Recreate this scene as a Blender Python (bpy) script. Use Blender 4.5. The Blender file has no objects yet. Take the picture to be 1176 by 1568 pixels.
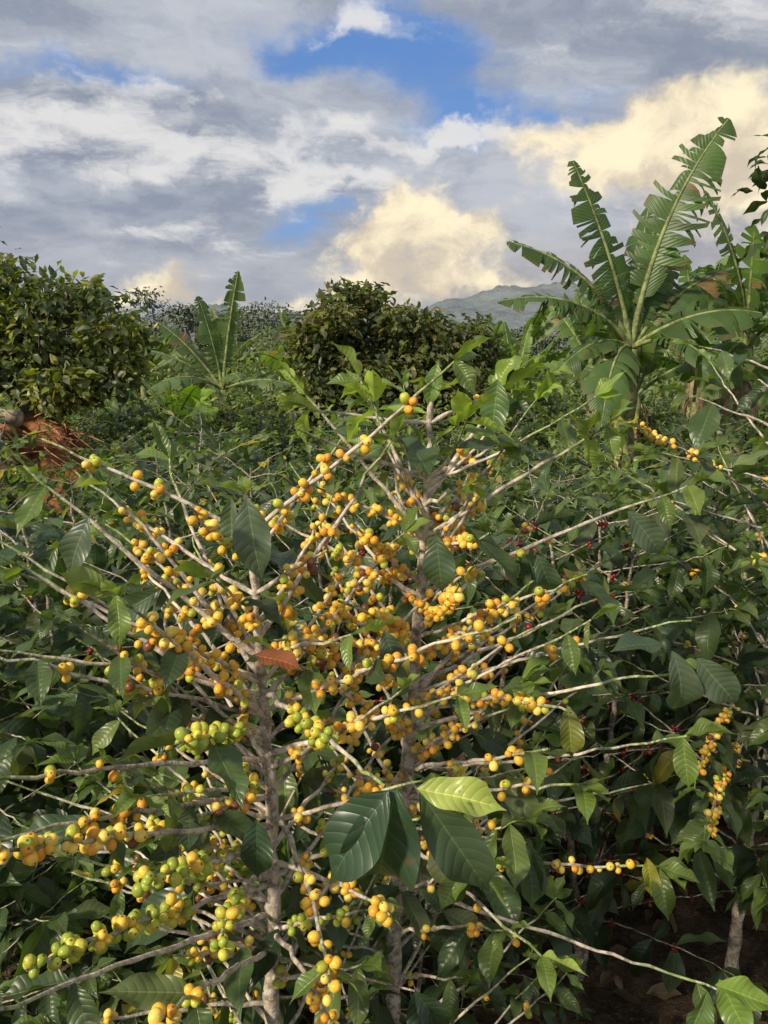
import bpy, math
import numpy as np
rng = np.random.default_rng(11)
scene = bpy.context.scene
def U(a,b): return float(rng.uniform(a,b))
def nrm(v):
    v=np.asarray(v,float); return v/(np.linalg.norm(v,axis=-1,keepdims=True)+1e-9)
A=lambda *a: np.array(a,float)

# ------------------------------------------------------------ node helper
class G:
    def __init__(s,nt): s.nt=nt
    def n(s,t,**kw):
        nd=s.nt.nodes.new(t)
        for k,v in kw.items(): setattr(nd,k,v)
        return nd
    def put(s,sock,v):
        if isinstance(v,bpy.types.NodeSocket): s.nt.links.new(v,sock)
        else:
            if isinstance(v,(tuple,list)) and len(v)==3 and sock.type=='RGBA': v=(*v,1)
            sock.default_value=v
    def m(s,op,a,b=0.0,c=0.0,clamp=False):
        nd=s.n('ShaderNodeMath',operation=op,use_clamp=clamp)
        for i,x in enumerate((a,b,c)): s.put(nd.inputs[i],x)
        return nd.outputs[0]
    def vm(s,op,a,b=(0,0,0)):
        nd=s.n('ShaderNodeVectorMath',operation=op)
        s.put(nd.inputs[0],a); s.put(nd.inputs[1],b)
        return nd.outputs['Value'] if op in('LENGTH','DISTANCE','DOT_PRODUCT') else nd.outputs[0]
    def mix(s,f,a,b,bt='MIX'):
        nd=s.n('ShaderNodeMix',data_type='RGBA',blend_type=bt)
        s.put(nd.inputs[0],f); s.put(nd.inputs[6],a); s.put(nd.inputs[7],b)
        return nd.outputs[2]
    def ss(s,x,lo,hi,a=0.0,b=1.0):
        nd=s.n('ShaderNodeMapRange',interpolation_type='SMOOTHSTEP')
        s.put(nd.inputs[0],x)
        for i,v in enumerate((lo,hi,a,b)): nd.inputs[i+1].default_value=v
        return nd.outputs[0]
    def noise(s,vec,scale,detail=4,rough=.5,dist=0,color=False):
        nd=s.n('ShaderNodeTexNoise')
        if vec is not None: s.put(nd.inputs['Vector'],vec)
        nd.inputs['Scale'].default_value=scale; nd.inputs['Detail'].default_value=detail
        nd.inputs['Roughness'].default_value=rough; nd.inputs['Distortion'].default_value=dist
        return nd.outputs[1 if color else 0]
    def attr(s,name):
        return s.n('ShaderNodeAttribute',attribute_name=name)
def newmat(name):
    m=bpy.data.materials.new(name); m.use_nodes=True
    m.node_tree.nodes.clear()
    return m,G(m.node_tree)
def finish(g,bsdf,bump=None,trans=None,tw=.25):
    out=g.n('ShaderNodeOutputMaterial')
    sh=bsdf.outputs[0]
    if trans is not None:
        t=g.n('ShaderNodeBsdfTranslucent'); g.put(t.inputs[0],trans)
        mx=g.n('ShaderNodeMixShader'); mx.inputs[0].default_value=tw
        g.nt.links.new(sh,mx.inputs[1]); g.nt.links.new(t.outputs[0],mx.inputs[2]); sh=mx.outputs[0]
    g.nt.links.new(sh,out.inputs[0])
def bumpn(g,h,strength,dist):
    b=g.n('ShaderNodeBump'); b.inputs['Strength'].default_value=strength; b.inputs['Distance'].default_value=dist
    g.put(b.inputs['Height'],h); return b.outputs[0]
def principled(g,col,rough,normal=None,spec=.5):
    p=g.n('ShaderNodeBsdfPrincipled'); g.put(p.inputs['Base Color'],col); g.put(p.inputs['Roughness'],rough)
    p.inputs['Specular IOR Level'].default_value=spec
    if normal is not None: g.put(p.inputs['Normal'],normal)
    return p

def mat_leaf(name,veins=10.,rough=.24,tw=.26,detail=True):
    m,g=newmat(name)
    c=g.attr('Col').outputs['Color']; lf=g.attr('lf').outputs['Vector']
    s=g.n('ShaderNodeSeparateXYZ'); g.put(s.inputs[0],lf)
    av=g.m('ABSOLUTE',s.outputs[0])
    pos=g.n('ShaderNodeNewGeometry')
    nz=g.noise(pos.outputs['Position'],30,1)
    c1=g.mix(1.0,c,g.mix(nz,(.65,.68,.65),(1.35,1.32,1.25)),'MULTIPLY')
    rib=g.ss(av,.02,.07,1.,0.)
    b=None
    if detail:
        f=g.m('MULTIPLY',g.m('SUBTRACT',s.outputs[1],g.m('MULTIPLY',g.m('POWER',av,1.5),.13)),veins)
        sn=g.m('ABSOLUTE',g.m('SINE',g.m('MULTIPLY',f,math.pi)))
        vein=g.ss(sn,0.,.13,1.,0.)
        vv=g.m('MAXIMUM',g.m('MULTIPLY',vein,.2),g.m('MULTIPLY',rib,.65))
        h=g.m('SUBTRACT',g.m('MULTIPLY',g.m('POWER',sn,.6),.6),g.m('MULTIPLY',rib,.5))
        b=bumpn(g,h,.5,.002)
    else: vv=g.m('MULTIPLY',rib,.6)
    c2=g.mix(vv,c1,g.mix(1.0,c,(2.1,1.9,1.7),'MULTIPLY'))
    c3=g.mix(pos.outputs['Backfacing'],c2,g.mix(.8,c2,g.mix(1.0,c,(1.9,1.7,1.8),'MULTIPLY')))
    if detail:
        bl=g.ss(g.noise(pos.outputs['Position'],95,1),.69,.75)
        c3=g.mix(g.m('MULTIPLY',bl,.55),c3,(.12,.07,.03))
    r=g.m('ADD',g.m('MULTIPLY',pos.outputs['Backfacing'],.3),g.m('ADD',rough,g.m('MULTIPLY',nz,.25)))
    p=principled(g,c3,r,b,.55)
    finish(g,p,b,g.mix(1.0,c3,(2.0,2.2,.6),'MULTIPLY'),tw)
    return m
def mat_bark(name,sc=60.,rough=.85,lich=(.58,.56,.51)):
    m,g=newmat(name)
    c=g.attr('Col').outputs['Color']; pos=g.n('ShaderNodeNewGeometry').outputs['Position']
    n1=g.noise(pos,sc,3,.6); n2=g.noise(pos,sc*2.6,2,.6)
    c1=g.mix(1.0,c,g.mix(g.ss(n1,.35,.65),(.5,.47,.44),(1.3,1.28,1.24)),'MULTIPLY')
    c1=g.mix(g.ss(n2,.51,.63,0,.65),c1,lich)
    b=bumpn(g,n1,1.,.004)
    finish(g,principled(g,c1,rough,b,.25)); return m
def mat_berry(name):
    m,g=newmat(name)
    c=g.attr('Col').outputs['Color']; lf=g.attr('lf').outputs['Vector']
    s=g.n('ShaderNodeSeparateXYZ'); g.put(s.inputs[0],lf)
    pos=g.n('ShaderNodeNewGeometry').outputs['Position']
    n=g.noise(pos,150,2); n2=g.noise(pos,420,2)
    c1=g.mix(1.0,c,g.mix(n,(.72,.66,.5),(1.25,1.3,1.3)),'MULTIPLY')
    rad=g.m('SQRT',g.m('ADD',g.m('POWER',s.outputs[0],2.),g.m('POWER',s.outputs[1],2.)))
    top=g.m('GREATER_THAN',s.outputs[2],0.)
    spot=g.m('MULTIPLY',top,g.ss(g.m('ADD',rad,g.m('MULTIPLY',g.m('SUBTRACT',n2,.5),.2)),.17,.30,1.,0.))
    c2=g.mix(g.m('MULTIPLY',spot,.85),c1,(.10,.045,.02))
    sp=g.ss(n2,.63,.70)
    c3=g.mix(g.m('MULTIPLY',sp,.55),c2,(.20,.09,.03))
    c3=g.mix(g.ss(n,.62,.75,0,.4),c3,g.mix(1.0,c,(.6,.3,.5),'MULTIPLY'))
    p=principled(g,c3,.36,None,.45)
    finish(g,p); return m
def mat_banana():
    m,g=newmat('banana_leaf_mat')
    c=g.attr('Col').outputs['Color']; lf=g.attr('lf').outputs['Vector']
    s=g.n('ShaderNodeSeparateXYZ'); g.put(s.inputs[0],lf)
    av=g.m('ABSOLUTE',s.outputs[0])
    f=g.m('SINE',g.m('MULTIPLY',g.m('SUBTRACT',s.outputs[1],g.m('MULTIPLY',av,.1)),260.))
    pos=g.n('ShaderNodeNewGeometry').outputs['Position']
    n=g.noise(pos,5,3)
    c1=g.mix(1.0,c,g.mix(n,(.5,.55,.55),(1.5,1.4,1.2)),'MULTIPLY')
    c1=g.mix(g.ss(f,-1,1,0,.25),c1,g.mix(1.0,c,(1.7,1.6,1.4),'MULTIPLY'))
    edge=g.ss(g.m('ADD',av,g.m('MULTIPLY',n,.4)),1.04,1.22)
    c1=g.mix(g.m('MULTIPLY',edge,.8),c1,(.17,.12,.06))
    b=bumpn(g,f,.3,.004)
    finish(g,principled(g,c1,.4,b,.4),b,g.mix(1.0,c1,(1.9,2.2,.5),'MULTIPLY'),.35); return m
def mat_plain(name,sc,lo,hi,rough=.95):
    m,g=newmat(name)
    c=g.attr('Col').outputs['Color']; pos=g.n('ShaderNodeNewGeometry').outputs['Position']
    n=g.noise(pos,sc,5,.6)
    c1=g.mix(1.0,c,g.mix(g.ss(n,.3,.7),lo,hi),'MULTIPLY')
    b=bumpn(g,n,.8,.05*8/sc)
    finish(g,principled(g,c1,rough,b,.2)); return m
M_LEAF=mat_leaf('coffee_leaf_mat'); M_BARK=mat_bark('coffee_bark_mat'); M_BERRY=mat_berry('coffee_cherry_mat')
M_TLEAF=mat_leaf('tree_leaf_mat',7.,.34,.28,False); M_TBARK=mat_bark('tree_bark_mat',9.,.9,(.25,.24,.2))
M_BAN=mat_banana(); M_BSTEM=mat_bark('banana_stem_mat',14.,.6,(.25,.24,.14))
M_SOIL=mat_plain('soil_mat',9.,(.35,.33,.3),(1.7,1.6,1.5))
M_HAZE=mat_plain('distant_haze_mat',.06,(.82,.85,.88),(1.15,1.12,1.1))  # low contrast stands in for aerial haze, painted into the colour

# ------------------------------------------------------------ mesh builder (all quads)
class MB:
    def __init__(s): s.V=[];s.F=[];s.M=[];s.C=[];s.L=[];s.n=0
    def add(s,v,f,mat,col,lf=None):
        v=np.asarray(v,float).reshape(-1,3); n=len(v)
        col=np.broadcast_to(np.asarray(col,float),(n,3))
        if lf is None: lf=np.zeros((n,3))
        s.V.append(v); s.F.append(np.asarray(f)+s.n); s.M.append(np.full(len(f),mat)); s.C.append(col); s.L.append(lf); s.n+=n
    def inst(s,T,pos,R,sc,col,mat):
        tv,tf,tl=T; k=len(pos)
        if k==0: return
        v=np.einsum('kij,vj->kvi',R,tv)*np.asarray(sc).reshape(k,1,-1)+np.asarray(pos)[:,None,:]
        f=(tf[None]+(np.arange(k)*len(tv))[:,None,None]).reshape(-1,4)
        lf=np.broadcast_to(tl[None],(k,)+tl.shape).copy()
        c=np.repeat(np.asarray(col)[:,None,:],len(tv),1)
        s.add(v.reshape(-1,3),f,mat,c.reshape(-1,3),lf.reshape(-1,3))
    def tube(s,pts,rad,col,mat,sides=6):
        pts=np.asarray(pts,float); n=len(pts); rad=np.broadcast_to(rad,(n,))
        t=nrm(np.gradient(pts,axis=0)); ref=A(0,0,1) if abs(t[:,2]).mean()<.8 else A(1,0,0)
        a=nrm(np.cross(t,ref)); b=np.cross(t,a)
        th=np.arange(sides)*2*math.pi/sides
        ring=(a[:,None]*np.cos(th)[None,:,None]+b[:,None]*np.sin(th)[None,:,None])*rad[:,None,None]+pts[:,None]
        i=np.arange(n-1)[:,None]*sides; j=np.arange(sides)[None]; j2=(j+1)%sides
        f=np.stack([i+j,i+j2,i+sides+j2,i+sides+j],-1).reshape(-1,4)
        col=np.asarray(col,float)
        if col.ndim==2: col=np.repeat(col,sides,0)
        s.add(ring.reshape(-1,3),f,mat,col)
    def mesh(s,name,mats):
        V=np.concatenate(s.V).astype(np.float32); F=np.concatenate(s.F).astype(np.int32)
        me=bpy.data.meshes.new(name)
        me.vertices.add(len(V)); me.vertices.foreach_set('co',V.ravel())
        me.loops.add(F.size); me.loops.foreach_set('vertex_index',F.ravel())
        me.polygons.add(len(F)); me.polygons.foreach_set('loop_start',np.arange(0,F.size,4,dtype=np.int32))
        me.polygons.foreach_set('loop_total',np.full(len(F),4,dtype=np.int32))
        for mt in mats: me.materials.append(mt)
        me.polygons.foreach_set('material_index',np.concatenate(s.M).astype(np.int32))
        me.polygons.foreach_set('use_smooth',np.ones(len(F),dtype=bool))
        C=np.concatenate(s.C); C=np.concatenate([C,np.ones((len(C),1))],1).astype(np.float32)
        a=me.attributes.new('Col','FLOAT_COLOR','POINT'); a.data.foreach_set('color',C.ravel())
        a=me.attributes.new('lf','FLOAT_VECTOR','POINT'); a.data.foreach_set('vector',np.concatenate(s.L).astype(np.float32).ravel())
        me.update(calc_edges=True); return me
    def obj(s,name,mats): return link(name,s.mesh(name,mats))
def link(name,me,loc=(0,0,0),rz=0,sc=(1,1,1)):
    o=bpy.data.objects.new(name,me); scene.collection.objects.link(o)
    o.location=loc; o.rotation_euler=(0,0,rz); o.scale=sc; return o

def leaf_T(nu,nv,curl,fold,wave,ph,hw=.2,twist=0.):
    u=np.linspace(0,1,nu+1); v=np.linspace(-1,1,nv+1)
    w=hw*np.maximum(np.sin(math.pi*u**.93),0)**.9*(1-.55*np.clip((u-.7)/.22,0,1)**1.5)
    w=np.maximum(w,.006)
    th=-curl*(u**1.3)+.12*np.sin(u*5+ph); ds=1/nu
    y=np.concatenate([[0],np.cumsum(np.cos(th[:-1])*ds)]); z=np.concatenate([[0],np.cumsum(np.sin(th[:-1])*ds)])
    UU,VV=np.meshgrid(u,v,indexing='ij'); W=w[:,None]
    off=fold*np.abs(VV)*W+wave*W*np.abs(VV)**1.6*np.sin(UU*12+ph+np.where(VV>0,1.9,0))
    tw=twist*UU
    X=VV*W*np.cos(tw)*(1-.3*fold); off=off+VV*W*np.sin(tw)
    Y=y[:,None]-off*np.sin(th)[:,None]; Z=z[:,None]+off*np.cos(th)[:,None]
    V=np.stack([X,Y,Z],-1).reshape(-1,3)
    i=np.arange(nu)[:,None]*(nv+1); j=np.arange(nv)[None]
    F=np.stack([i+j,i+j+1,i+nv+2+j,i+nv+1+j],-1).reshape(-1,4)
    return V,F,np.stack([VV,UU,0*UU],-1).reshape(-1,3)
def leafset(nu,nv,k,hw=.2):
    return [leaf_T(nu,nv,U(.1,1.3),U(.1,.55),U(.12,.34),U(0,6),hw*U(.85,1.15),U(-.5,.5)) for _ in range(k)]
T_HI=leafset(18,8,16,.225); T_MID=leafset(9,4,12,.225); T_LO=leafset(4,2,6,.25); T_TR=leafset(5,2,8,.25)
def sphere_T(n,el=1.14):
    vs=[];fs=[];idx={}
    def vid(p):
        q=nrm(np.array(p)); k=tuple(np.round(q,5))
        if k not in idx: idx[k]=len(vs); vs.append(q)
        return idx[k]
    for a,b,c in [(0,1,2),(1,2,0),(2,0,1)]:
        for sg in(-1,1):
            for i in range(n):
                for j in range(n):
                    q=[]
                    for di,dj in((0,0),(1,0),(1,1),(0,1)):
                        p=[0,0,0]; p[a]=math.tan((-1+2*(i+di)/n)*math.pi/4); p[b]=math.tan((-1+2*(j+dj)/n)*math.pi/4); p[c]=sg; q.append(vid(p))
                    fs.append(q if sg>0 else q[::-1])
    v=np.array(vs); lf=v.copy(); v=v*A(1,1,el)
    v[:,2]-=np.where(lf[:,2]>0,.12*np.clip(1-np.hypot(lf[:,0],lf[:,1])/.4,0,1),0)
    return v,np.array(fs),lf
S_HI=sphere_T(6); S_LO=sphere_T(3)
def frames(fwd,up):
    y=nrm(fwd); x=nrm(np.cross(y,up)); z=np.cross(x,y); return np.stack([x,y,z],-1)
def bez(a,c,b,n):
    t=np.linspace(0,1,n)[:,None]; return (1-t)**2*a+2*t*(1-t)*c+t*t*b

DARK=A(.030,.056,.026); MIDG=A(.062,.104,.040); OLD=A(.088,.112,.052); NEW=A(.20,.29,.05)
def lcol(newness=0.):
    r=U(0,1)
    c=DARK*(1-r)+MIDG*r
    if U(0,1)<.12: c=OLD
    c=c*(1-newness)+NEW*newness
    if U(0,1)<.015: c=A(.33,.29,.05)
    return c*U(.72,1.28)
def bcol(kind):
    r=U(0,1)
    if kind=='red': c=A(.25,.012,.02) if r<.6 else (A(.50,.08,.03) if r<.75 else A(.12,.02,.02)); return c*U(.5,1.1)
    if kind=='green':
        c=A(.34,.42,.05) if r<.45 else (A(.58,.56,.07) if r<.75 else A(.88,.58,.07))
    else:
        c=A(.90,.54,.06) if r<.42 else (A(.86,.40,.04) if r<.6 else (A(.93,.68,.14) if r<.84 else (A(.50,.54,.06) if r<.95 else A(.18,.07,.03))))
    return c*U(.82,1.06)

class Plant:
    def __init__(s,hi=False,T=None,ml=None):
        s.mb=MB(); s.leaves=[]; s.ber=[]; s.hi=hi; s.T=T or (T_HI if hi else T_MID); s.ml=ml or M_LEAF
    def leaf(s,p,f,up,L,c,w=1.): s.leaves.append((p,f,up,L,c,w))
    def pair(s,p,t,L,new,drop=.35):
        h=nrm(np.cross(t,A(0,0,1)))
        for sg in(-1,1):
            if U(0,1)<.2: continue
            f=h*sg*U(.5,1)+t*U(.2,.8)+A(0,0,-U(0,drop*2.8))+rng.normal(0,.22,3)
            up=A(0,0,1)+t*U(-.4,.6)+h*sg*U(0,.8)+rng.normal(0,.35,3)
            s.leaf(p,f,up,L*U(.65,1.15),lcol(new))
    def cluster(s,p,t,n,rb,kind,br=.003):
        a=nrm(np.cross(t,A(.1,.2,1))); b=np.cross(t,a); ph=U(0,6)
        for i in range(n):
            th=ph+i*2.4+U(-.3,.3); o=a*math.cos(th)+b*math.sin(th)
            lay=1+(i//6)*.9
            r=rb*U(.75,1.15)
            q=p+o*(br+r*.95*lay)+t*U(-1.4,1.4)*rb+A(0,0,-.001)
            s.ber.append((q,nrm(o+t*U(-.4,.6)+rng.normal(0,.2,3)),r,bcol(kind)))
    def branch(s,a,b,arch=.05,r0=.0034,dens=.8,bmin=.12,bmax=.9,leafs=.15,ltip=2,Ll=.1,kind='yellow',nb=(2,7),rb=.0062,step=.045,new=.5,green=.7):
        a=np.asarray(a,float); b=np.asarray(b,float); L=np.linalg.norm(b-a)
        n=max(6,int(L/.025)); side=nrm(np.cross(b-a,A(0,0,1)))
        c=(a+b)/2+A(0,0,arch)*L+side*U(-.08,.08)*L
        P=bez(a,c,b,n)+rng.normal(0,.0018,(n,3)); P[0]=a
        u=np.linspace(0,1,n)
        tan=(A(.60,.53,.44) if s.hi else A(.38,.33,.25))*U(.7,1.15); gr=A(.22,.30,.09)
        k=np.clip((u-green)/.2,0,1)[:,None]
        s.mb.tube(P,(r0*(1-.62*u))*(1+.2*(np.arange(n)%2)),tan*(1-k)+gr*k,0,7 if s.hi else 4)
        m=max(2,int(L/step))
        for i in range(1,m+1):
            uu=(i-U(0,.25))/m; x=uu*(n-1); j=min(int(x),n-2); p=P[j]+(P[j+1]-P[j])*(x-j); t=nrm(P[min(j+1,n-1)]-P[max(j-1,0)])
            if bmin<uu<bmax and U(0,1)<dens: s.cluster(p,t,int(rng.integers(nb[0],nb[1]+1)),rb,kind,r0*(1-.6*uu))
            nt=m-ltip
            if i>nt or U(0,1)<leafs:
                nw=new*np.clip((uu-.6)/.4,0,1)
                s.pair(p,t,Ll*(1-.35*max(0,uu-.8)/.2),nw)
        if ltip>0:
            t=nrm(P[-1]-P[-2])
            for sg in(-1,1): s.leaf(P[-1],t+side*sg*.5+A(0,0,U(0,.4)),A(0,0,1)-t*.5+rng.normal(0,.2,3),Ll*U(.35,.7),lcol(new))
    def done(s,name,link_=True):
        if s.leaves:
            T=s.T
            ids=rng.integers(0,len(T),len(s.leaves))
            P=np.array([l[0] for l in s.leaves]);F=np.array([l[1] for l in s.leaves]);Up=np.array([l[2] for l in s.leaves])
            L=np.array([l[3] for l in s.leaves]);C=np.array([l[4] for l in s.leaves]);W=np.array([l[5] for l in s.leaves])
            R=frames(F,Up); R=R.copy(); R[:,:,0]*=W[:,None]
            for k in range(len(T)):
                q=ids==k; s.mb.inst(T[k],P[q],R[q],L[q],C[q],1)
        if s.ber:
            P=np.array([l[0] for l in s.ber]);O=np.array([l[1] for l in s.ber]);r=np.array([l[2] for l in s.ber]);C=np.array([l[3] for l in s.ber])
            rv=nrm(rng.normal(0,1,(len(P),3))); x=nrm(np.cross(O,rv)); y=np.cross(O,x); R=np.stack([x,y,O],-1)
            s.mb.inst(S_HI if s.hi else S_LO,P,R,r,C,2)
        me=s.mb.mesh(name,[M_BARK,s.ml,M_BERRY])
        return link(name,me) if link_ else me

def stem(pl,P,r0,r1,sides=10,col=(.46,.40,.31)):
    P=np.array(P,float); t=np.linspace(0,1,len(P)); tt=np.linspace(0,1,60)
    Q=np.stack([np.interp(tt,t,P[:,k]) for k in range(3)],-1)+rng.normal(0,.0018,(60,3))
    rr=(r0+(r1-r0)*tt)*(1+.18*(np.arange(60)%3==0)+rng.normal(0,.06,60))
    pl.mb.tube(Q,rr,A(*col)*np.ones((60,1)),0,sides)
    return lambda z: A(np.interp(z,P[:,2],P[:,0]),np.interp(z,P[:,2],P[:,1]),z)

# ------------------------------------------------------------ hero coffee plant, left
L=Plant(True)
sl=stem(L,[(-.19,1.06,0),(-.175,1.05,.5),(-.178,1.045,.9),(-.168,1.05,1.2),(-.18,1.05,1.5),(-.192,1.055,1.72)],.017,.0035)
e=[ # z, tip, arch, kind, dens, nb, bmin,bmax, ltip
 (1.31,(-.45,.75,1.45),.02,'yellow',.3,(1,3),.2,.95,0),
 (1.25,(-.45,.73,1.385),.03,'yellow',.45,(2,6),.3,1,0),
 (1.38,(-.50,.95,1.66),.0,'yellow',.7,(1,4),.3,.75,2),
 (1.47,(-.47,1.0,1.755),.0,'yellow',.5,(1,4),.1,.5,2),
 (1.10,(-.345,.64,1.32),.06,'green',.95,(4,9),.45,1.01,0),
 (1.05,(-.42,.62,1.27),.02,'yellow',.12,(1,3),.3,.9,0),
 (1.42,(.0,.66,1.503),.0,'green',.7,(4,8),.3,.68,0),
 (1.23,(-.055,.72,1.215),.06,'yellow',.7,(3,8),.5,1,0),
 (1.36,(-.22,.74,1.50),.02,'green',.9,(5,10),.35,1,0),
 (1.50,(.01,1.08,1.78),.0,'yellow',.6,(1,5),.1,.7,1),
 (1.44,(-.40,1.1,1.72),.0,'yellow',.6,(2,5),.1,.7,1),
 (1.46,(-.34,1.2,1.74),.0,'yellow',.6,(2,5),.1,.7,1),
 (1.38,(-.31,.85,1.63),.0,'yellow',.8,(2,6),.1,.85,1),
 (1.40,(.03,1.2,1.62),.04,'yellow',.95,(4,8),.1,.9,1),
 (1.32,(.10,.95,1.46),.02,'yellow',.7,(2,6),.1,.8,1),
 (1.12,(-.165,.68,1.31),.06,'green',.9,(4,8),.5,1,0),
 (.98,(-.22,.62,1.275),.06,'yellow',.5,(3,7),.6,1,0),
 (1.20,(-.38,.66,1.43),.05,'yellow',.8,(3,8),.6,1,0),
 (1.16,(-.25,.70,1.37),.03,'green',.8,(4,9),.6,1,0),
 (1.14,(.01,.8,1.25),.03,'yellow',.5,(2,6),.5,1,0),
 (1.02,(-.04,.72,1.12),.05,'yellow',.6,(3,7),.5,1,0),
]
for z,tp,ar,kd,dn,nb,b0,b1,lt in e:
    L.branch(sl(z),tp,ar,.0042,dn,b0,b1,.03,lt,.10,kd,nb,.0063,.03)
for k in range(26):   # bare rising twigs, left side fan
    z=U(.95,1.45); zt=z+U(.08,.32)
    L.branch(sl(z),(U(-.56,-.28),U(.82,1.35),zt),U(-.03,.04),.0034,.4,.15,.8,.04,0 if k%3 else 2,.1,'yellow' if k%3 else 'green',(1,5),.0062,.035)
z=.35; az=U(0,6)
while z<1.68:
    for q in(0,math.pi):
        a2=az+q+U(-.25,.25); h=(1-.35*max(0,(z-1.3)/.5)); Ln=U(.24,.42)*h
        d=A(math.cos(a2),math.sin(a2),0)
        if d[1]<-.55: Ln*=.65
        tp=sl(z)+d*Ln+A(0,0,U(.35,.85)*Ln)
        low=z<.95
        L.branch(sl(z),tp,U(-.04,.03),.0036,.3 if low else .72,.12,.85,.25 if low else .03,2 if low else (1 if U(0,1)<.35 else 0),U(.08,.115),'yellow' if z>1.2 else ('green' if U(0,1)<.5 else 'yellow'),(2,6),.0061,.034)
    az+=math.pi/2+U(-.2,.2); z+=.045
for k in range(4):
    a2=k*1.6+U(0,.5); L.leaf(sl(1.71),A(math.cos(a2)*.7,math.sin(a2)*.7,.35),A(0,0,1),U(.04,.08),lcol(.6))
# ------------------------------------------------------------ hero coffee plant, centre
R=Plant(True)
sr=stem(R,[(.0,1.22,0),(.01,1.24,.5),(.022,1.25,.9),(.045,1.25,1.25),(.06,1.25,1.5),(.078,1.25,1.85)],.020,.004)
e=[(1.60,(-.12,1.2,1.84),.0,'yellow',.3,(1,3),.1,.4,2),
 (1.64,(-.04,1.3,1.86),.0,'yellow',.2,(1,3),.1,.4,2),
 (1.66,(.22,1.3,1.87),.02,'yellow',.2,(1,3),.1,.4,2),
 (1.60,(.32,1.1,1.80),.0,'yellow',.4,(1,4),.1,.5,2),
 (1.50,(.46,1.15,1.70),.03,'yellow',.5,(1,4),.1,.6,2),
 (1.25,(.41,1.04,1.45),.03,'yellow',.4,(1,4),.2,.75,2),
 (1.12,(.28,1.0,1.30),.02,'yellow',.35,(1,4),.2,.8,1),
 (1.18,(.22,.95,1.38),.0,'yellow',.5,(2,5),.4,.9,0),
 (.97,(.44,1.1,1.09),.0,'yellow',.4,(1,4),.4,.95,1),
 (.95,(.50,.97,.985),.03,'yellow',.06,(1,2),.3,.9,2),
 (1.50,(-.24,1.25,1.66),.0,'yellow',.85,(3,7),.1,.9,1),
 (1.52,(.15,1.16,1.69),.0,'red',.6,(2,4),.5,1,0),
 (1.32,(.19,1.25,1.49),.0,'red',.6,(1,4),.5,1,0),
 (1.34,(.42,1.35,1.48),.0,'red',.5,(1,4),.5,1,0),
 (1.40,(-.15,1.0,1.52),.0,'yellow',.8,(3,7),.1,.9,0),
 (1.05,(.2,.85,1.15),.03,'yellow',.4,(1,4),.3,.9,1),
 (1.32,(.24,.92,1.45),.02,'yellow',.7,(2,6),.2,.9,0),
 (1.42,(-.06,.98,1.58),.0,'yellow',.8,(3,7),.2,.95,0),
 (1.44,(.10,.98,1.60),.0,'yellow',.8,(3,7),.2,.95,0)]
for z,tp,ar,kd,dn,nb,b0,b1,lt in e:
    R.branch(sr(z),tp,ar,.004,dn,b0,b1,.04,lt,.11,kd,nb,.0063,.032,.6)
for k in range(14):   # bare twigs, right side
    z=U(.95,1.45)
    R.branch(sr(z),(U(.2,.5),U(.95,1.5),z+U(.05,.25)),U(-.03,.04),.0033,.25,.2,.8,.04,2 if k%3==0 else 0,.11,'yellow',(1,4),.0062,.035)
for k in range(10):   # rising shoots round the crown
    z=U(1.48,1.7); a2=k*2.4
    x=.10+math.cos(a2)*U(.12,.27)
    R.branch(sr(z),(x,1.25+math.sin(a2)*.18,U(1.80,1.875)),U(-.08,.0),.003,.06,.1,.4,.02,2,U(.085,.115),'yellow',(1,3),.006,.06,1.0,.5)
z=.35; az=U(0,6)
while z<1.80:
    for q in(0,math.pi):
        a2=az+q+U(-.25,.25); h=(1-.5*max(0,(z-1.3)/.5)); Ln=U(.25,.45)*h
        d=A(math.cos(a2),math.sin(a2),0)
        if d[1]<-.55: Ln*=.75
        top=z>1.62; low=z<1.05
        tp=sr(z)+d*Ln+A(0,0,(U(.35,.9) if not top else U(.1,.5))*Ln)
        R.branch(sr(z),tp,U(-.04,.03),.0036,.25 if low else (.15 if top else .85),.06,.85,.28 if low else .03,2 if low else (int(U(.6,2.4)) if top else int(U(0,1.5))),U(.08,.115),'yellow',(3,7) if 1.3<z<1.62 else (1,4),.0062,.032,.8 if top else .5)
    az+=math.pi/2+U(-.2,.2); z+=.045
for k in range(4):
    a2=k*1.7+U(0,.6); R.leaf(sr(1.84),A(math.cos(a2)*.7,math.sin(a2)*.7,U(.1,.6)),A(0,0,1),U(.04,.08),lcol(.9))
cam_n=A(0,-1,.25)
def HL(pl,p,f,Ln,c,w=1.,up=None):
    pl.leaf(A(*p),A(*f),(cam_n if up is None else A(*up))+rng.normal(0,.12,3),Ln,A(*c),w)
g1=(.04,.078,.04); g2=(.065,.105,.058); g3=(.095,.135,.088); gy=(.38,.46,.11)
HL(L,(.012,.655,1.503),(-.22,-.12,-1),.14,g1,1.3,(-.1,-1,.1))
HL(L,(.004,.65,1.503),(-.62,-.2,-.85),.11,g1,1.25,(-.5,-.9,.35))
HL(L,(.03,.65,1.505),(.85,-.15,-.12),.085,gy,.9,(0,-.6,1))
HL(L,(.033,.66,1.497),(.52,.05,-.85),.15,g2,.7,(.3,-1,.3))
HL(L,(-.172,.95,1.725),(.15,-.1,-1),.115,g3,1.1)
HL(L,(-.195,.97,1.72),(-.05,-.1,-1),.085,g3,1.1)
HL(L,(-.37,.95,1.70),(-.4,-.1,-.9),.095,g3,1.1)
HL(L,(-.27,.9,1.62),(-.85,-.1,-.5),.09,g2,1.)
HL(R,(.073,1.05,1.65),(.1,-.1,-1),.09,g2,1.4)
HL(R,(.125,1.1,1.65),(.65,-.1,-.75),.13,(.06,.095,.03),.85,(.3,-.6,.7))
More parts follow.
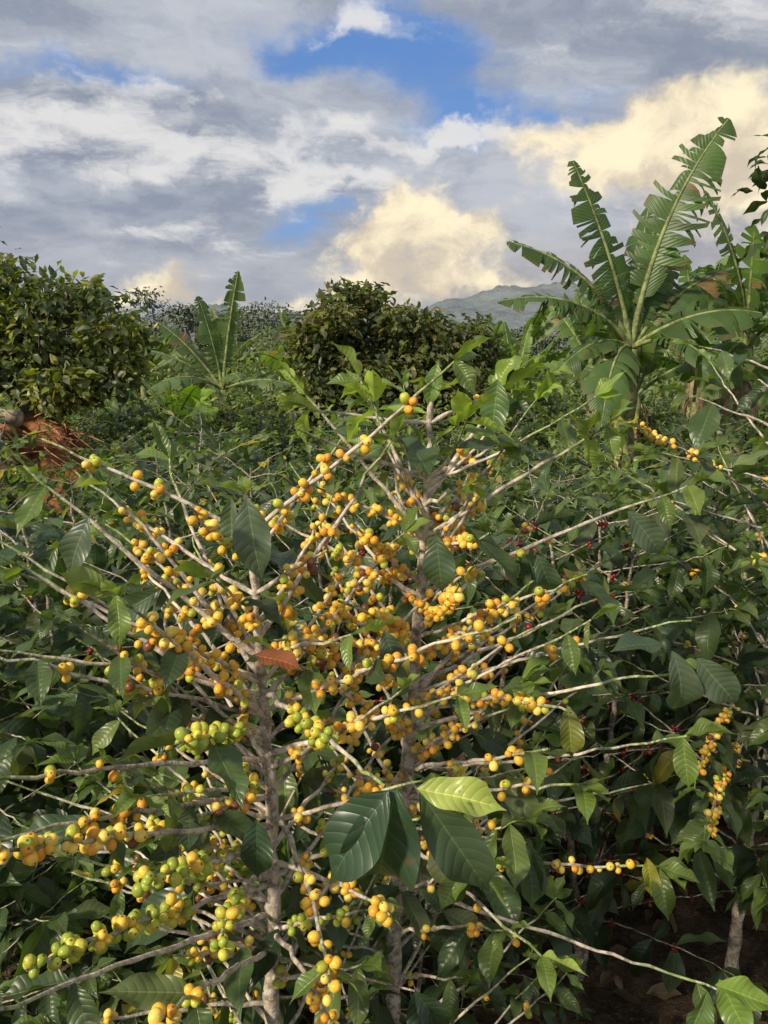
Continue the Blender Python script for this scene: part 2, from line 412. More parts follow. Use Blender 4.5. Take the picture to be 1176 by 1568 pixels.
HL(R,(.225,1.1,1.61),(.4,0,-.9),.09,g2,1.)
HL(R,(.37,1.15,1.665),(.55,-.1,-.6),.10,g3,1.)
HL(R,(.0,1.0,1.53),(.3,-.1,-.9),.065,g2,1.1)
HL(R,(.395,1.0,1.50),(.3,-.1,-.9),.125,g3,1.1)
HL(R,(.43,1.0,1.49),(.6,-.2,-.7),.10,g3,1.1)
HL(R,(.38,1.0,1.51),(-.6,-.3,.1),.09,g2,1.,(0,-.4,1))
HL(R,(.255,1.0,1.42),(.1,-.1,-.9),.08,(.16,.18,.04),1.)
HL(R,(.42,1.1,1.11),(.15,-.1,-.9),.07,(.26,.26,.04),.9)
HL(L,(-.165,.9,1.31),(0,-.1,-1),.085,g1,1.2)
HL(L,(-.25,.9,1.33),(-.1,-.1,-1),.07,g2,1.)
HL(R,(.085,1.25,1.885),(-.2,-.1,-1),.075,(.14,.23,.06),1.1)
HL(R,(.18,1.24,1.86),(-.1,-.1,-1),.095,(.10,.17,.06),1.1)
HL(L,(-.17,.95,1.515),(.8,-.2,-.1),.07,(.26,.09,.035),1.,(0,-.5,1))
HL(R,(.47,.93,1.04),(.3,-.3,-.6),.09,(.15,.24,.05),1.2)
HL(R,(.46,.92,1.04),(.8,-.2,-.1),.09,(.2,.3,.05),1.1,(0,-.5,1))
HL(R,(.45,.92,1.03),(-.3,-.3,-.6),.08,(.11,.18,.05),1.1)
for k in range(26):   # stray drooping leaves on the lower stem
    pl,sf=(L,sl) if k%3==0 else (R,sr); z=U(.6,1.25); a2=U(0,6.28); d_=U(.08,.25)
    q0=sf(z-.04); p=sf(z)+A(math.cos(a2),math.sin(a2),0)*d_
    pl.mb.tube(bez(q0,(q0+p)/2,p,6),np.linspace(.003,.0016,6),A(.4,.33,.24),0,5)
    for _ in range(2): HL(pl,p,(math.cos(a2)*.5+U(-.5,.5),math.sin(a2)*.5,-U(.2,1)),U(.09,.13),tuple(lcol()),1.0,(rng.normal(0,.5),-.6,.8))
L.done('yellow_coffee_plant'); R.done('yellow_coffee_plant')

# ------------------------------------------------------------ right coffee plant
Q=Plant(True)
for bx,by,hh in((1.04,2.0,1.88),(1.36,2.0,1.6)):
    sf=stem(Q,[(bx,by,0),(bx+.03,by,hh*.5),(bx-.04,by-.03,hh)],.018,.004)
    z=.35; az=U(0,6)
    while z<hh-.03:
        for q in(0,math.pi):
            a2=az+q+U(-.25,.25); Ln=U(.35,.6)*(1-.55*max(0,(z/hh-.6)/.4))
            tp=sf(z)+A(math.cos(a2),math.sin(a2),U(.2,.7))*Ln
            Q.branch(sf(z),tp,U(-.03,.06),.0034,.33 if z<1.5 else .12,.15,.7,.38,3,U(.10,.135),'yellow' if U(0,1)<.8 else 'green',(2,6),.0062,.055,.45)
        az+=math.pi/2+U(-.2,.2); z+=.068
    for k in range(5):
        a2=U(0,6.28); Q.leaf(sf(hh),A(math.cos(a2)*.7,math.sin(a2)*.7,.5),A(0,0,1),U(.06,.1),lcol(.8))
for z,tp in((1.0,(.64,1.45,1.02)),(.85,(.7,1.5,.86)),(1.15,(.78,1.35,1.18)),(.8,(.85,1.3,.8)),(1.5,(.56,1.75,1.74)),(1.3,(.74,1.5,1.5)),(.9,(.60,1.3,1.0)),(1.0,(.72,1.25,1.1))):
    Q.branch(A(1.02,2.0,z),tp,.05,.0036,.75,.35,.95,.2,2,.11,'yellow',(2,8),.0062,.035)
Q.done('coffee_plant')

# ------------------------------------------------------------ generic coffee bushes (shared meshes)
def bush(name,h,stems,kind,dens,newt,far=False,leafs=.42):
    B=Plant(False,T_TR,M_TLEAF) if far else Plant(False)
    for k in range(stems):
        bx,by=U(-.22,.22),U(-.22,.22); lean=A(U(-.15,.15),U(-.15,.15),0); hh=h*U(.85,1.0)
        sf=stem(B,[(bx,by,0),(bx+lean[0]*.5,by+lean[1]*.5,hh*.5),(bx+lean[0],by+lean[1],hh)],.016,.004,6,(.24,.2,.15))
        z=.22 if not far else .5; az=U(0,6)
        while z<hh-.02:
            for q in(0,math.pi):
                a2=az+q+U(-.3,.3); Ln=U(.36,.62)*(1-.5*max(0,(z/hh-.55)/.45))
                tp=sf(z)+A(math.cos(a2),math.sin(a2),U(.1,.7))*Ln
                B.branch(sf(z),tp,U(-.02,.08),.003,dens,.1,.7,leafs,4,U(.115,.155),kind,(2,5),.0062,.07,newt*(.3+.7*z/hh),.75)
            az+=math.pi/2+U(-.25,.25); z+=.085
    return B.done(name,False)
near_=[bush('coffee_bush_mesh',1.5,3,'yellow',.05,.25),bush('coffee_bush_mesh',1.5,3,'red',.0,.4),bush('coffee_bush_mesh',1.5,3,'red',.06,.25)]
far_=[bush('coffee_bush_mesh',1.5,3,'yellow',.03,.5,True),bush('coffee_bush_mesh',1.5,3,'red',.0,.9,True),bush('coffee_bush_mesh',1.5,3,'red',.04,.2,True)]
redb=bush('coffee_bush_mesh',1.5,3,'red',.6,.25,False,.3)
def gz(x,y):
    return 0.016*max(0,y-14)
def put(me,x,y,h,rz=None,nm='coffee_bush'):
    s=h/1.5; w=s*U(.92,1.12)
    link(nm,me,(x,y,gz(x,y)),U(0,6.28) if rz is None else rz,(w,w,s))
put(redb,.42,2.0,1.50,nm='red_coffee_bush'); put(redb,.05,2.3,1.50,nm='red_coffee_bush')
for x,y,h in((-.70,1.85,1.42),(-1.15,1.6,1.38),(-.32,1.9,1.2),(-.95,2.3,1.55),(-.45,2.55,1.5),(-1.5,2.2,1.5),(.62,2.85,1.5),(.2,2.95,1.45),(1.5,2.8,1.6),(-.8,1.3,.95),(1.95,2.3,1.5),(1.3,1.35,.72),(.1,1.75,.8)):
    put(near_[int(rng.integers(3))],x,y,h)
for y in(3.2,4.05,4.9,5.8,6.8,7.9,9.1,10.4,12.,13.6):
    x=-(.56*y+1.)+U(0,.4)
    while x<.56*y+1.:
        if not(abs(x+3.6)<.9 and 6.6<y<8.8):
            put((near_ if y<3.9 else far_)[int(rng.integers(3))],x,y+U(-.25,.25),U(1.15,1.5) if y<6 else U(.9,1.35))
        x+=U(.75,1.1)

# ------------------------------------------------------------ leafy trees
def crown(mb,blobs,n,Ls,cols,hw=T_LO,flat=.35):
    w=np.array([b[1][0]*b[1][2] for b in blobs],float); w/=w.sum()
    for (c,r),ww in zip(blobs,w):
        k=int(n*ww); d=nrm(rng.normal(0,1,(k,3))); rad=rng.uniform(.2,1,(k,1))**.42
        lump=1+.2*np.sin(d[:,0:1]*7+c[0]*5)+.17*np.sin(d[:,2:3]*9+c[1]*3)+.14*np.sin(d[:,1:2]*13+c[2])
        P=A(*c)+d*A(*r)*rad*lump
        f=d*A(1,1,.3)+rng.normal(0,.55,(k,3))+A(0,0,-.25)
        up=d*.7+A(0,0,.8)+rng.normal(0,.45,(k,3))
        R=frames(f,up); L=Ls*rng.uniform(.65,1.2,k)
        ci=rng.integers(0,len(cols),k); C=np.array(cols)[ci]*rng.uniform(.7,1.3,(k,1))
        ids=rng.integers(0,len(hw),k)
        for j in range(len(hw)):
            q=ids==j; mb.inst(hw[j],P[q],R[q],L[q],C[q],1)
def limbs(mb,base,blobs,r0,col=(.16,.13,.10),j=.12):
    base=A(*base)
    for (c,r) in blobs:
        c=A(*c); mid=base*.55+c*.45+rng.normal(0,j,3)
        P=bez(base,mid,c,14)+rng.normal(0,j*.12,(14,3)); P[0]=base
        mb.tube(P,np.linspace(r0,r0*.2,14),A(*col),0,7)
        for k in range(7):
            s_=P[rng.integers(5,14)]; e_=c+nrm(rng.normal(0,1,3))*A(*r)*U(.6,.95)
            mb.tube(bez(s_,(s_+e_)/2+rng.normal(0,j*.6,3),e_,7),np.linspace(r0*.25,r0*.06,7),A(*col),0,5)
def subblobs(bl,k,f):
    out=[]
    for c,r in bl:
        for _ in range(k):
            d=nrm(rng.normal(0,1,3)); s_=U(.3,.55)
            out.append((tuple(A(*c)+d*A(*r)*U(.45,.95)),tuple(A(*r)*s_*f)))
    return out
mb=MB()
bl=[((-3.35,8.0,2.25),(.55,.6,.42)),((-2.75,8.0,2.12),(.42,.5,.38)),((-3.9,8.1,2.3),(.6,.6,.5)),((-3.3,7.8,1.7),(.6,.5,.35)),((-4.1,7.8,1.9),(.6,.6,.45)),((-2.75,7.9,1.7),(.35,.4,.28)),((-4.5,8.2,2.5),(.6,.6,.55)),((-4.9,8,2.0),(.7,.7,.7)),((-3.2,8.1,2.5),(.4,.4,.2))]
mb.tube([(-3.75,8.0,0),(-3.7,8.0,.8),(-3.6,8.0,1.4),(-3.65,8.0,1.7)],[.16,.13,.11,.1],A(.16,.12,.09),0,10)
sb=subblobs(bl,5,1.)
limbs(mb,(-3.62,8.0,1.3),bl,.06)
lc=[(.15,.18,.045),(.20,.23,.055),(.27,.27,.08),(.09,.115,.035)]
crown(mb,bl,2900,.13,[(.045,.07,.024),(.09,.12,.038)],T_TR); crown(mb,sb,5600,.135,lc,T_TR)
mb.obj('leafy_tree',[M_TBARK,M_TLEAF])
mb=MB()
bl=[((-.4,11,2.3),(.6,.6,.48)),((-.9,11,2.1),(.5,.5,.5)),((.3,11,2.1),(.6,.6,.45)),((.95,11,2.0),(.6,.6,.42)),((-.9,10.8,1.4),(.5,.5,.45)),((0,10.7,1.45),(.8,.6,.5)),((1.0,10.8,1.4),(.6,.5,.5)),((-.35,11,2.68),(.4,.4,.2)),((1.35,11,2.0),(.25,.3,.25))]
for sx in(-.5,.1,.6): mb.tube([(sx*.4,11,0),(sx*.7,11,.6),(sx,11,1.2)],[.09,.07,.05],A(.13,.10,.08),0,8)
sb=subblobs(bl,6,.95)
limbs(mb,(0,11,.9),bl,.05)
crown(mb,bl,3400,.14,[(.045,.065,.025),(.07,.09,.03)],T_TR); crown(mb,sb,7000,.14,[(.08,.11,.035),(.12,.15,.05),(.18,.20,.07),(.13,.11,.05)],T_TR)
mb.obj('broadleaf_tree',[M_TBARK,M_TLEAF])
mb=MB() # tree reaching in at the right edge
bl=[((2.52,5,2.95),(.25,.25,.25)),((2.62,5,2.6),(.25,.3,.18)),((3.1,5.1,3.1),(.4,.4,.45)),((2.55,5,3.2),(.13,.2,.13)),((3.2,5.0,2.5),(.35,.4,.3))]
mb.tube([(3.4,5.2,0),(3.35,5.2,1.2),(3.25,5.1,2.4),(3.1,5.1,3.1)],[.09,.08,.05,.03],A(.14,.11,.08),0,9)
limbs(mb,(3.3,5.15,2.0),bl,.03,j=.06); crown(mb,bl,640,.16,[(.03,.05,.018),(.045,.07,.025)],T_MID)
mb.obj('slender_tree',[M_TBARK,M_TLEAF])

# ------------------------------------------------------------ bananas
def banana_leaf(mb,c,tip,arch,W,roll=0.,torn=.5,col=(.06,.12,.03),droop=.35,pet=.2,dry=0.03):
    c=A(*c); tip=A(*tip); Ln=np.linalg.norm(tip-c)
    ctrl=(c+tip)/2+A(*arch)*Ln
    n=60; P=bez(c,ctrl,tip,n); T=nrm(np.gradient(P,axis=0))
    h=tip-c; h[2]=0
    if np.linalg.norm(h)<.05: h=A(1,0,0)
    sd=nrm(np.cross(nrm(h),A(0,0,1)))
    sd=nrm(sd[None]-T*(T@sd)[:,None]); nm=np.cross(sd,T)
    sd2=sd*math.cos(roll)+nm*math.sin(roll); nm2=np.cross(sd2,T)
    mb.tube(P,np.linspace(.035,.006,n)*min(1,Ln/1.6),A(.22,.28,.10),0,6)
    ns=int(26+Ln*18); s0=pet
    for side in(-1,1):
        i=0
        while i<ns:
            wk=int(rng.integers(1,4)) if U(0,1)<torn else int(rng.integers(4,10)); wk=min(wk,ns-i)
            drp=U(0,droop)*(1 if U(0,1)<.75 else 2.0); gap=U(.02,.4)*torn; ln=U(.84,1.04) if U(0,1)>.2*torn else U(.4,.8)
            cl=A(*col)*U(.7,1.3)
            if U(0,1)<dry: cl=A(.22,.15,.08)*U(.6,1.2)
            fw=U(.12,.42)
            m=wk+1; vs=[];lf=[]
            for kk in range(m):
                s_=(i+kk)/ns; u=s0+(1-s0)*s_; x=u*(n-1); j=min(int(x),n-2); fr=x-j
                p=P[j]*(1-fr)+P[j+1]*fr; t=T[j]
                w=W*max(.03,math.sin(math.pi*min(1,s_*.96+.03)**.75))**.55*ln
                cen=(kk-(m-1)/2)/(max(1,m-1))
                for v in np.linspace(0,1,5):
                    q=p+sd2[j]*side*w*v*(math.cos(drp*v))+nm2[j]*w*v*(.25-.25*v)+t*w*fw*v*v
                    q=q-t*cen*gap*v*v*(Ln*wk/ns)+A(0,0,-1)*w*math.sin(drp*v)*v*.9
                    vs.append(q); lf.append((v*side,s_,0))
            F=[]
            for kk in range(m-1):
                for v in range(4):
                    a=kk*5+v; F.append((a,a+1,a+6,a+5))
            mb.add(np.array(vs),np.array(F),1,cl,np.array(lf)); i+=wk
def banana_stem(mb,base,top,r):
    b=A(*base);t=A(*top); n=16; u=np.linspace(0,1,n)[:,None]; P=b+(t-b)*u+rng.normal(0,.008,(n,3))
    C=A(.24,.22,.11)*(1-u)+A(.27,.33,.13)*u
    mb.tube(P,r*(1-.4*u[:,0]),C,0,12)
    for k in range(16): # hanging dry sheaths
        a=U(0,6.28); z=U(.3,1.); p=b+(t-b)*z+A(math.cos(a),math.sin(a),0)*r*.8
        q=p+A(math.cos(a)*.1,math.sin(a)*.1,-U(.3,.7)); 
        mid=(p+q)/2+A(math.cos(a),math.sin(a),0)*.07; PP=bez(p,mid,q,6); w=nrm(np.cross(A(math.cos(a),math.sin(a),0),A(0,0,1)))*U(.015,.04)
        V=np.concatenate([PP-w,PP+w*np.linspace(1,.4,6)[:,None]]); F=[(i,i+1,i+7,i+6) for i in range(5)]
        mb.add(V,np.array(F),0,A(.28,.19,.11)*U(.5,1.2))
BM=[M_BSTEM,M_BAN]
mb=MB(); c=(2.5,8,1.95)
banana_stem(mb,(2.48,8,0),c,.13)
lv=[((1.80,7.9,3.70),(.05,-.05,.0),.33,1.1,.92,.7),((3.30,8.0,4.10),(-.12,-.03,.10),.36,-1.15,.92,.8),((1.18,7.8,2.95),(.12,-.05,.20),.27,.5,.95,1.0),
 ((1.08,7.6,2.38),(.10,-.1,.26),.27,.35,.9,1.0),((3.65,7.7,2.28),(-.05,-.1,.24),.34,-.5,.5,.6),((2.05,7.3,1.22),(-.10,-.15,.45),.28,.4,.5,.6),
 ((2.75,8.5,3.4),(.0,.05,.05),.30,.6,.8,.5),((3.1,7.1,1.6),(.05,-.1,.4),.28,.2,.7,.7),((2.2,9.0,2.6),(0,.1,.3),.25,0,.6,.6),((3.3,8.9,2.9),(0,.1,.2),.28,0,.6,.6),((1.7,7.6,1.75),(.0,-.1,.35),.24,.3,.6,.8),((3.6,8.3,2.75),(-.05,0,.2),.28,-.6,.8,.8),((2.9,8.2,3.1),(0,0,.05),.26,-.9,.8,.6)]
for tp,ar,W,rl,tn,dp in lv: banana_leaf(mb,c,tp,ar,W,rl,tn,(.072,.13,.042),dp)
mb.obj('banana_plant',BM)
mb=MB(); c=(3.75,8.2,1.95); banana_stem(mb,(3.7,8.2,0),c,.12)
for tp,ar,W,rl,tn,dp in [((3.12,8.0,3.45),(.1,-.05,.05),.28,1.,.9,.6),((4.4,8.2,3.7),(0,0,.1),.32,-1,.8,.6),((4.6,7.8,2.6),(0,0,.2),.28,-.4,.6,.6),((3.1,7.5,1.5),(0,-.1,.4),.28,.3,.5,.6),((3.95,7.3,2.2),(0,-.1,.35),.28,0,.6,.6),((3.6,9.2,2.8),(0,0,.3),.25,0,.6,.6),((3.55,7.8,3.1),(0,0,.1),.27,.8,.8,.6),((3.3,7.9,2.6),(0,0,.25),.27,.5,.8,.6),((4.0,8.0,3.4),(0,0,.05),.30,-.8,.8,.6)]:
    banana_leaf(mb,c,tp,ar,W,rl,tn,(.10,.17,.05),dp)
mb.obj('banana_plant',BM)
mb=MB(); c=(-2.68,13,1.3); banana_stem(mb,(-2.68,13,0),c,.13)
for tp,ar,W,rl,tn,dp in [((-2.35,13,3.2),(-.03,0,.0),.26,1.2,.95,.8),((-3.0,12.9,2.8),(.05,0,0),.28,1.1,.9,.7),((-3.95,12.8,1.95),(0,0,.2),.26,.3,.8,.8),((-1.5,12.8,1.4),(0,0,.2),.26,-.4,.7,.8),((-3.7,12.2,1.3),(0,0,.35),.26,.3,.7,.8),((-2.2,12.0,1.5),(0,0,.3),.26,-.3,.5,.6),((-3.7,13,2.4),(0,0,.15),.26,.6,.8,.7)]:
    banana_leaf(mb,c,tp,ar,W,rl,tn,(.11,.17,.07),dp)
mb.obj('banana_plant',BM)
def small_ban(x,y,z0,H,W,n,col,tn=.6):
    mb=MB(); g0=gz(x,y); c=(x,y,g0+z0); banana_stem(mb,(x,y,g0),c,.09)
    for k in range(n):
        a=k*2.4+U(-.4,.4); el=U(.2,1.35); Ln=H*U(.8,1.15)
        tp=A(*c)+A(math.cos(a)*math.cos(el),math.sin(a)*math.cos(el),math.sin(el))*Ln
        banana_leaf(mb,c,tp,(0,0,.18),W*U(.8,1.1),U(-1,1),tn,col,U(.4,.9))
    mb.obj('banana_plant',BM)
small_ban(-2.75,10.2,.95,.75,.16,7,(.26,.42,.05),.3)
small_ban(2.0,12,1.2,1.3,.22,8,(.13,.22,.06))
small_ban(1.55,12.8,1.3,1.3,.22,8,(.14,.23,.06))
small_ban(-1.7,15,1.4,1.3,.22,8,(.14,.21,.08))
small_ban(3.3,12.5,1.7,1.4,.24,8,(.11,.19,.05))
small_ban(4.6,11.5,1.8,1.4,.24,8,(.10,.18,.05))
small_ban(5.3,13.5,2.0,1.5,.24,8,(.10,.18,.05))
small_ban(-4.6,15,1.4,1.3,.22,8,(.13,.19,.08))
small_ban(2.7,16,1.7,1.3,.22,8,(.13,.20,.07))
small_ban(-3.6,18,1.5,1.3,.22,8,(.14,.19,.10))
small_ban(-2.0,20,1.6,1.3,.22,8,(.14,.19,.10))
small_ban(.9,19,1.7,1.3,.22,8,(.14,.20,.09))
small_ban(4.2,9.6,1.4,1.3,.24,8,(.09,.16,.05))
small_ban(3.1,9.6,1.4,1.3,.24,8,(.10,.17,.05))

# ------------------------------------------------------------ soil bank with roots and cut log
mb=MB()
nu,nv=40,60; V=[]
for i in range(nu+1):
    ph=i/nu*math.pi/2
    for j in range(nv):
        th=j/nv*2*math.pi; rr=math.sin(ph)**.6 if ph>0 else 0
        lump=1+.12*math.sin(th*5+ph*3)+.08*math.sin(th*11+1)+.05*math.sin(th*17+ph*9)
        V.append((-3.95+1.05*rr*lump*math.cos(th),7.75+.65*rr*lump*math.sin(th),1.26*max(0,math.cos(ph))**.7*(1+.06*math.sin(th*7+ph*5))-.02))
F=[(i*nv+j,i*nv+(j+1)%nv,(i+1)*nv+(j+1)%nv,(i+1)*nv+j) for i in range(nu) for j in range(nv)]
mb.add(V,F,0,A(.22,.10,.05))
for k in range(90):
    p=A(-3.5+U(-.7,.5),7.25+U(-.1,.5),U(.9,1.3)); q=p+A(U(-.1,.4),U(-.3,.0),U(-.25,.1)); mb.tube(bez(p,(p+q)/2+rng.normal(0,.08,3),q,8),np.linspace(.008,.003,8),A(.34,.18,.10)*U(.6,1.3),0,5)
mb.obj('soil_bank',[M_SOIL])
mb=MB()
P=np.array([(-3.95,7.0,1.46),(-3.75,6.98,1.42),(-3.5,6.95,1.37),(-3.25,6.92,1.33)]); 
mb.tube(np.concatenate([P[:1],P,P[-1:]]),[.001,.06,.065,.07,.072,.001],A(.45,.35,.24),0,12)
mb.tube([(-3.62,6.98,1.36),(-3.5,7.1,1.1),(-3.45,7.2,.9)],[.03,.025,.02],A(.2,.14,.09),0,8)
mb.obj('cut_log',[M_TBARK])

# ------------------------------------------------------------ mid scrub, distant trees, hills
mb=MB()
for k in range(110):
    y=U(13.5,36); x=U(-.62,.62)*y; s_=U(.7,1.3); z=gz(x,y); tall=1+.03*max(0,y-18)
    b_=[((x+U(-.4,.4),y+U(-.3,.3),z+tall*s_*U(.4,1.4)),(s_*.5,s_*.5,s_*.5)) for _ in range(4)]
    f=y/36; cc=[tuple(A(.07,.12,.035)*(1-f)+A(.10,.14,.075)*f),tuple(A(.12,.18,.05)*(1-f)+A(.14,.18,.09)*f),tuple(A(.18,.24,.06)*(1-f)+A(.17,.21,.10)*f)]  # greens fade greyer with distance, haze mixed into the leaf colour
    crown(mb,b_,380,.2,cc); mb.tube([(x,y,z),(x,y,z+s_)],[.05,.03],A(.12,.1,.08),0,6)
mb.obj('shrubs',[M_TBARK,M_TLEAF])
mb=MB()
for k in range(190):
    y=U(36,80); x=U(-.75,.75)*y; z=gz(x,y); H=(y/50)*U(2.2,4.0)*(1.05 if x/y<-.08 else .75)
    mb.tube([(x,y,z),(x+U(-.2,.2),y,z+H*.5),(x+U(-.3,.3),y,z+H*.85)],[.16,.1,.05],A(.2,.2,.18),0,6)
    b_=[((x+U(-.26,.26)*H,y+U(-.3,.3)*H,z+H*U(.15,.97)),(H*U(.12,.28),H*.2,H*U(.07,.18))) for _ in range(8)]
    hz=min(1,(y-20)/50); base=A(.09,.12,.055)*(1-hz)+A(.17,.20,.155)*hz  # painted haze: foliage colour turns paler and greyer with distance
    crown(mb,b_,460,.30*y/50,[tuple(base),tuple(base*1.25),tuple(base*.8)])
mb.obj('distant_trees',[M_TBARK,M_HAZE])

def grid(name,x0,x1,y0,y1,nx,ny,fn,mat,col):
    xs=np.linspace(x0,x1,nx); ys=y0+(y1-y0)*np.linspace(0,1,ny)**2.2
    X,Y=np.meshgrid(xs,ys,indexing='ij'); Z=fn(X,Y)
    V=np.stack([X,Y,Z],-1).reshape(-1,3); i=np.arange(nx-1)[:,None]*ny; j=np.arange(ny-1)[None]
    F=np.stack([i+j,i+ny+j,i+ny+j+1,i+j+1],-1).reshape(-1,4)
    m=MB(); m.add(V,F,0,A(*col)); return m.obj(name,[mat])
def gfn(X,Y):
    return .016*np.clip(Y-14,0,66)+.02*np.sin(X*3.1+np.sin(Y*2.3))*np.cos(Y*2.7)*(Y<14)
mg,g=newmat('ground_mat')
pos=g.n('ShaderNodeNewGeometry').outputs['Position']; n1=g.noise(pos,7,6,.65); n2=g.noise(pos,60,4,.7); n3=g.noise(pos,.4,4)
soil=g.mix(g.ss(n1,.35,.7),(.045,.03,.02),(.15,.10,.065)); soil=g.mix(g.ss(n2,.5,.7,0,.7),soil,(.22,.15,.11))
gr=g.mix(g.ss(n2,.3,.7),(.05,.075,.03),(.10,.13,.055))
sp=g.n('ShaderNodeSeparateXYZ'); g.put(sp.inputs[0],pos)
far=g.ss(g.m('ADD',sp.outputs[1],g.m('MULTIPLY',n3,6.)),12,18)
colr=g.mix(far,soil,gr)
b=bumpn(g,g.m('ADD',n1,g.m('MULTIPLY',n2,.4)),1.,.03)
finish(g,principled(g,colr,.95,b,.2))
grid('ground',-300,300,-6,700,240,220,gfn,mg,(1,1,1))
fr=np.random.default_rng(3); ph_=fr.uniform(0,6.28,14); fq=fr.uniform(.15,.9,14)
def hfn(X,Y):
    r=np.exp(-((Y-330)/110)**2)
    rough=sum(np.sin(X*f+Y*f*.7*(-1)**k+p)*.28 for k,(f,p) in enumerate(zip(fq,ph_)))
    return 1+r*(13+3*np.sin(X*.03)+1.2*np.sin(X*.11+Y*.05)+.8*np.sin(X*.29+1)+rough+14*np.exp(-((X-95)/75)**2)+7*np.exp(-((X+60)/40)**2))-6*(Y<150)
grid('hills',-450,450,90,600,700,120,hfn,M_HAZE,(.165,.195,.205))  # blue-grey base colour carries the mist over the slopes

mb=MB(); k=2600; P=np.stack([rng.uniform(-2.5,2.5,k),rng.uniform(.2,4.5,k),rng.uniform(.015,.05,k)],-1)
f=rng.normal(0,1,(k,3))*A(1,1,.15); up=A(0,0,1)+rng.normal(0,.35,(k,3))
cc=np.array([(.16,.09,.05),(.10,.06,.035),(.22,.15,.09),(.07,.045,.03)])[rng.integers(0,4,k)]*rng.uniform(.6,1.2,(k,1))
Rr=frames(f,up); ids=rng.integers(0,6,k); Ls=rng.uniform(.04,.11,k)
for j in range(6):
    q=ids==j; mb.inst(T_LO[j],P[q],Rr[q],Ls[q],cc[q],1)
mb.obj('leaf_litter',[M_BARK,M_TLEAF])

# ------------------------------------------------------------ sky
SD=nrm(A(-.55,-.5,.5)); el=math.asin(SD[2]); azr=math.atan2(SD[0],SD[1])
w=bpy.data.worlds.new('World'); scene.world=w; w.use_nodes=True; w.node_tree.nodes.clear(); g=G(w.node_tree)
sky=g.n('ShaderNodeTexSky',sky_type='NISHITA'); sky.sun_disc=False; sky.sun_elevation=el; sky.sun_rotation=azr
d=g.n('ShaderNodeTexCoord').outputs['Generated']
sp=g.n('ShaderNodeSeparateXYZ'); g.put(sp.inputs[0],d)
zz=g.m('ADD',g.m('MAXIMUM',sp.outputs[2],0.),.28)
# wind-sheared cloud plane
cb=g.n('ShaderNodeCombineXYZ'); g.put(cb.inputs[0],g.m('ADD',g.m('DIVIDE',sp.outputs[0],zz),g.m('MULTIPLY',sp.outputs[2],.9))); g.put(cb.inputs[1],g.m('MULTIPLY',g.m('DIVIDE',sp.outputs[1],zz),1.1))
pl=g.vm('ADD',cb.outputs[0],g.vm('MULTIPLY',d,(.0,.0,2.)))
warpc=g.noise(g.vm('MULTIPLY',d,(1,1,1.3)),6.5,5,.6,0,True)
warp=g.vm('MULTIPLY',g.vm('SUBTRACT',warpc,(.5,.5,.5)),(.26,0,.15))
wd=g.vm('ADD',d,warp)
pl=g.vm('ADD',pl,g.vm('MULTIPLY',warp,(1.5,1.5,1.5)))
n1=g.noise(pl,2.0,6,.6,.3); n2=g.noise(g.vm('ADD',pl,(5.3,2.1,0)),1.6,6,.6,.2)
n3=g.noise(g.vm('ADD',g.vm('MULTIPLY',d,(1,1,1.1)),g.vm('MULTIPLY',warp,(.4,.4,.4))),10,7,.6,.1); n4=g.noise(g.vm('ADD',pl,(1.3,7.1,3.)),4.4,6,.62,.2)
def blob(c,w_,amp=1.,src=None):
    q=g.vm('DIVIDE',g.vm('SUBTRACT',src if src is not None else wd,c),w_); l=g.vm('DOT_PRODUCT',q,q)
    return g.m('MULTIPLY',g.m('EXPONENT',g.m('MULTIPLY',l,-1.)),amp)
def S(lst):
    r=lst[0]
    for x in lst[1:]: r=g.m('ADD',r,x)
    return r
blue=S([blob((.02,.94,.345),(.10,.3,.04),1.0),blob((-.07,.94,.325),(.07,.3,.03),.6),blob((.07,.95,.295),(.09,.3,.032),.9),blob((.12,.961,.250),(.10,.3,.028),1.1),blob((-.09,.981,.165),(.08,.3,.02),.7),blob((-.34,.895,.295),(.13,.3,.02),.85),blob((-.12,.94,.22),(.06,.3,.015),.4)])
nn=g.m('ADD',g.m('MULTIPLY',n1,.55),g.m('MULTIPLY',n4,.45))
bm=g.ss(g.m('ADD',blue,g.m('MULTIPLY',g.m('SUBTRACT',nn,.5),2.4)),.28,1.1,0,.97)
blend=g.m('ADD',g.m('MULTIPLY',n2,.6),g.m('MULTIPLY',n4,.4))
def c10(r,gg,b_): return (r*10,gg*10,b_*10)
base=g.mix(g.ss(blend,.38,.62),c10(.27,.31,.40),c10(.54,.57,.63))
wh=S([blob((-.36,.918,.24),(.20,.4,.035),.95),blob((-.18,.95,.205),(.2,.4,.02),.75),blob((.351,.879,.335),(.10,.3,.04),.8),blob((-.03,.94,.355),(.04,.3,.018),.9),blob((.11,.96,.238),(.09,.3,.009),1.1),blob((.0,.97,.245),(.1,.3,.014),.8),blob((-.22,.93,.285),(.12,.3,.015),.7),blob((-.22,.97,.14),(.12,.3,.014),.7),blob((-.05,.97,.20),(.08,.3,.012),.6)])
wm=g.ss(g.m('ADD',wh,g.m('MULTIPLY',g.m('SUBTRACT',n4,.5),3.0)),.25,1.2,0,.9)
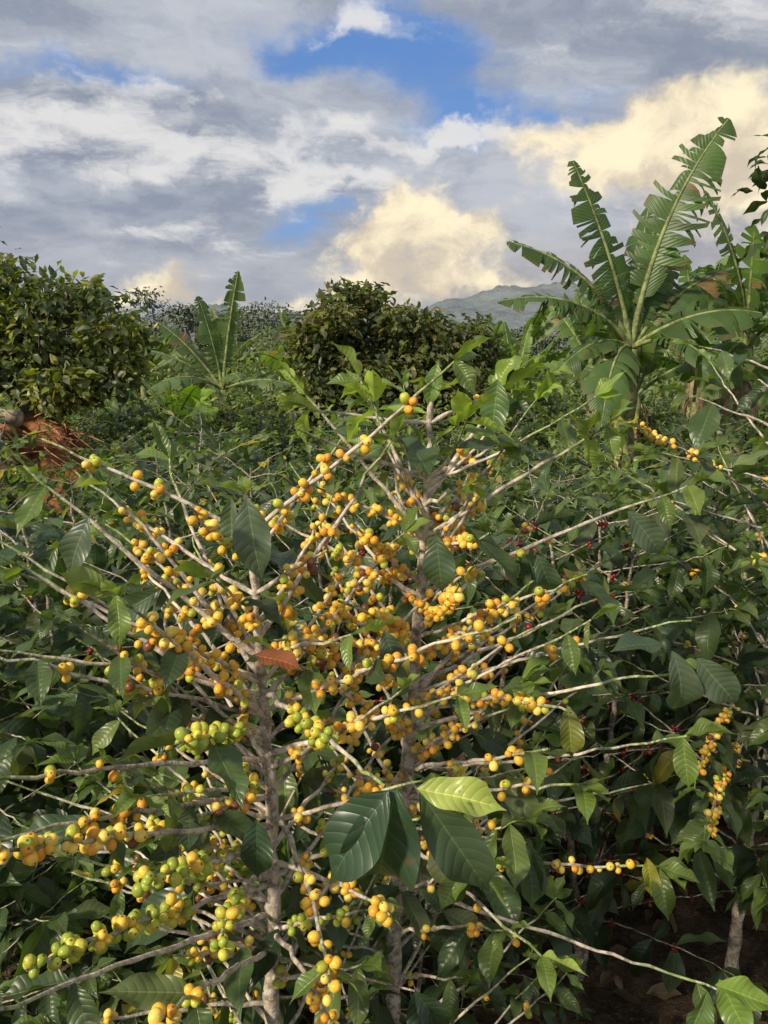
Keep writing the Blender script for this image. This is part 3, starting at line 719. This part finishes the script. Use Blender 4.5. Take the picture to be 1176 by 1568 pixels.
cr=S([blob((.015,.989,.165),(.05,.3,.045),1.05),blob((.03,.985,.11),(.075,.3,.05),1.0),blob((.29,.935,.225),(.13,.3,.055),1.2),blob((-.235,.965,.085),(.05,.3,.035),1.1),blob((.40,.9,.19),(.12,.3,.07),.9),blob((.11,.98,.15),(.05,.3,.03),.7),blob((-.12,.98,.06),(.10,.3,.022),.7),blob((.14,.98,.08),(.10,.3,.02),.55)])
cm=g.ss(g.m('ADD',cr,g.m('MULTIPLY',g.m('SUBTRACT',n3,.5),2.0)),.30,.95)
hz=g.ss(sp.outputs[2],.02,.20,1.,0.)
hx=g.ss(sp.outputs[0],-.1,.15)
nb=g.mix(1.0,sky.outputs[0],(.8,.95,1.3),'MULTIPLY')
bluec=g.mix(.75,nb,g.mix(g.ss(sp.outputs[2],.15,.36),c10(.19,.36,.68),c10(.12,.28,.64)))
c=g.mix(g.m('MULTIPLY',hz,.8),base,g.mix(hx,c10(.42,.43,.47),c10(.47,.42,.38)))
c=g.mix(bm,c,bluec)
c=g.mix(wm,c,c10(.80,.79,.78))
c=g.mix(cm,c,g.mix(g.ss(n3,.38,.62),c10(.66,.57,.45),c10(1.05,.92,.65)))
bg=g.n('ShaderNodeBackground'); g.put(bg.inputs[0],c); bg.inputs[1].default_value=.1
o=g.n('ShaderNodeOutputWorld'); g.nt.links.new(bg.outputs[0],o.inputs[0])

sun=bpy.data.lights.new('sun','SUN'); sun.energy=4.7; sun.angle=math.radians(5); sun.color=(1,.87,.68)
so=bpy.data.objects.new('sun',sun); scene.collection.objects.link(so)
from mathutils import Vector
so.rotation_euler=Vector((-SD[0],-SD[1],-SD[2])).to_track_quat('-Z','Y').to_euler()
cam=bpy.data.cameras.new('camera'); cam.sensor_fit='VERTICAL'; cam.sensor_height=24; cam.lens=18.12; cam.clip_start=.02; cam.clip_end=3000
co=bpy.data.objects.new('camera',cam); scene.collection.objects.link(co); co.location=(0,0,1.9); co.rotation_euler=(math.radians(78.4),0,0)
scene.camera=co
scene.view_settings.view_transform='Standard'; scene.view_settings.look='None'; scene.view_settings.exposure=0
